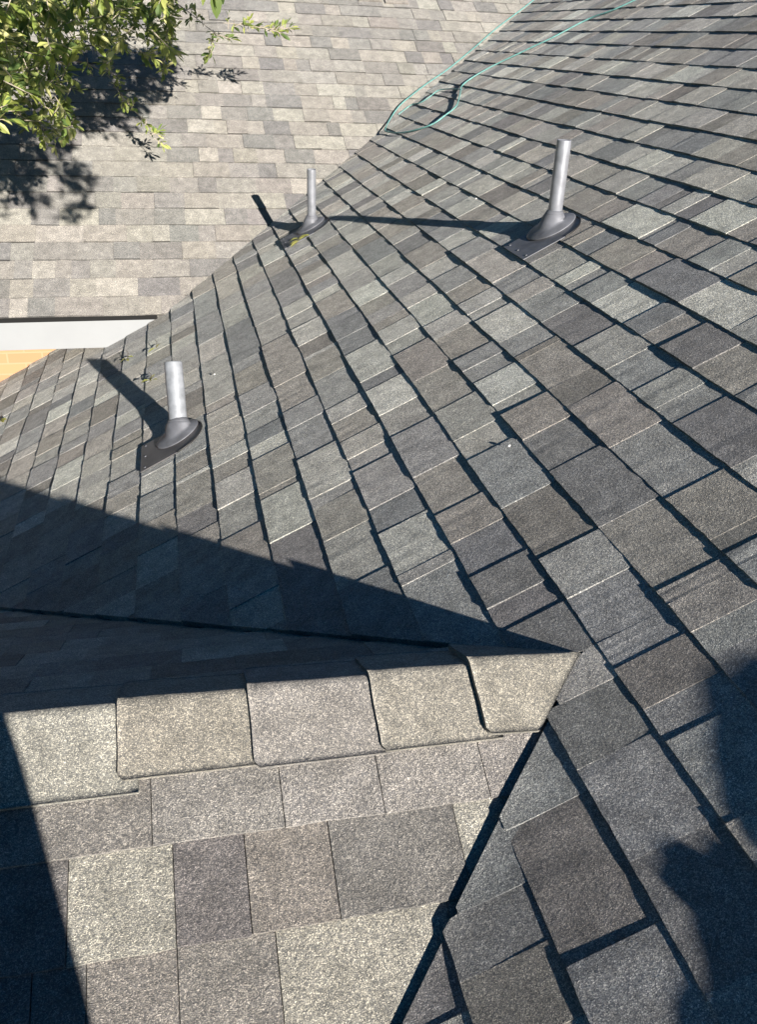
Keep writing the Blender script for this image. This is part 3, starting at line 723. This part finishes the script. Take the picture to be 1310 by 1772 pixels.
for sgn,fz in ((-1,lf),(1,rf)):
    x_=sgn*.12+.003
    skin_bm('boot',[[(Q(x_,-.03,fz+.05),.047),(Q(x_,0,fz+.12),.047)],[(Q(x_,-.03,fz+.05),.047),(Q(x_+.005,.08,fz+.048),.045),(Q(x_+.01,.17,fz+.045),.036)]],M_BOOT,pers)
# phone in the hands, just behind the camera point
ph_=MB(); c=CAM-Fv*.012-np.array(Dv)*-.05
for nm_,(hw,hh_,ht,off),m__ in (('case',(.036,.074,.0038,0),simple('black_phone_case',(.015,.015,.017),.35)),('screen',(.0325,.070,.0006,-.0046),simple('phone_glass',(.01,.012,.015),.05))):
    m_=MB(); ids=[]
    for sz in (-1,1):
        ring=[]
        for a in range(24):
            an=2*math.pi*a/24; qx,qy=math.cos(an),math.sin(an)
            sx=math.copysign(min(1,abs(qx)*1.42),qx); sy_=math.copysign(min(1,abs(qy)*1.42),qy)
            ring.append(c+Rv*hw*sx+Dv*hh_*sy_+Fv*(off+ht*sz))
        ids.append(ring)
    m_.ring_loft(ids)
    if nm_=='case': phone=m_.build('phone',m__); tag(phone,'black phone held upright in both hands of the person','phone')
    else: m_.build('screen',m__,phone)
# ------------------------------------------------------------------ bag added out of view, shaped to cast the lower-right shadow
bag=empty('shadow_caster_bag',(.56,-1.17,T*.56)); tag(bag,'unseen dark canvas bag with a thick strap, added to cast a shadow on the slope','bag')
M_CAN=simple('dark_canvas',(.035,.04,.045),.9,0,.3,120,.4)
def bagring(x,w,h,zc):
    out=[]
    for i in range(24):
        a=2*math.pi*i/24; ca,sa=math.cos(a),math.sin(a)
        y=-1.17+w*math.copysign(abs(ca)**.6,ca); z=zc+h*math.copysign(abs(sa)**.6,sa)
        out.append((x,y,z))
    return out
tops=[(.240,.02,.030,.255),(.257,.04,.045,.272),(.314,.05,.055,.316),(.361,.06,.065,.349),(.402,.07,.07,.380),(.46,.08,.080,.412),(.60,.10,.070,.455),(.74,.10,.05,.505),(.80,.06,.03,.50)]
m_=MB(); m_.ring_loft([bagring(x_,w_,h_,t_-h_) for x_,w_,h_,t_ in tops])
m_.build('caster_bag_body',M_CAN,bag,True)
m_=MB(); m_.tube(smooth_path([(.42,-1.17,T*.42+.10),(.36,-1.15,.315),(.27,-1.14,.25),(.205,-1.14,.203),(.165,-1.14,.182),(.13,-1.14,.158),(.08,-1.14,.117),(.03,-1.14,.085),(-.03,-1.14,.030),(-.08,-1.15,-.03)],5),[.017]*14+[.022]*3+[.028]*4+[.026]*4+[.018]*21,10)
m_.build('caster_bag_strap',M_CAN,bag,True)
m_=MB(); m_.tube(smooth_path([(.60,-1.17,.44),(.62,-1.17,.470),(.66,-1.17,.50),(.70,-1.17,.52),(.73,-1.17,.49)],5),.013,8); m_.build('caster_bag_handle',M_CAN,bag,True)

# ridge cap tabs showing at the very top of the far roof
for i in range(7):
    a=hit_far(707-46*i,9-4.3*i); w_=.185
    m_=MB(); us_=np.array([0,CF,TF*CF]); xs_=np.array([1.,0,0]); b0=a+nFr*.012
    top=[b0-xs_*w_,b0,b0+us_*.13-xs_*.004,b0+us_*.17-xs_*.07,b0+us_*.17-xs_*w_]
    if i: top=[b0-xs_*w_,b0,b0+us_*.17,b0+us_*.17-xs_*w_]
    m_.ring_loft([[p+nFr*.003*j for p in top] for j in (-5,1)],True,True,jc((.19,.18,.165)))
    m_.build('ridge_cap_shingle',M_FAR,house)
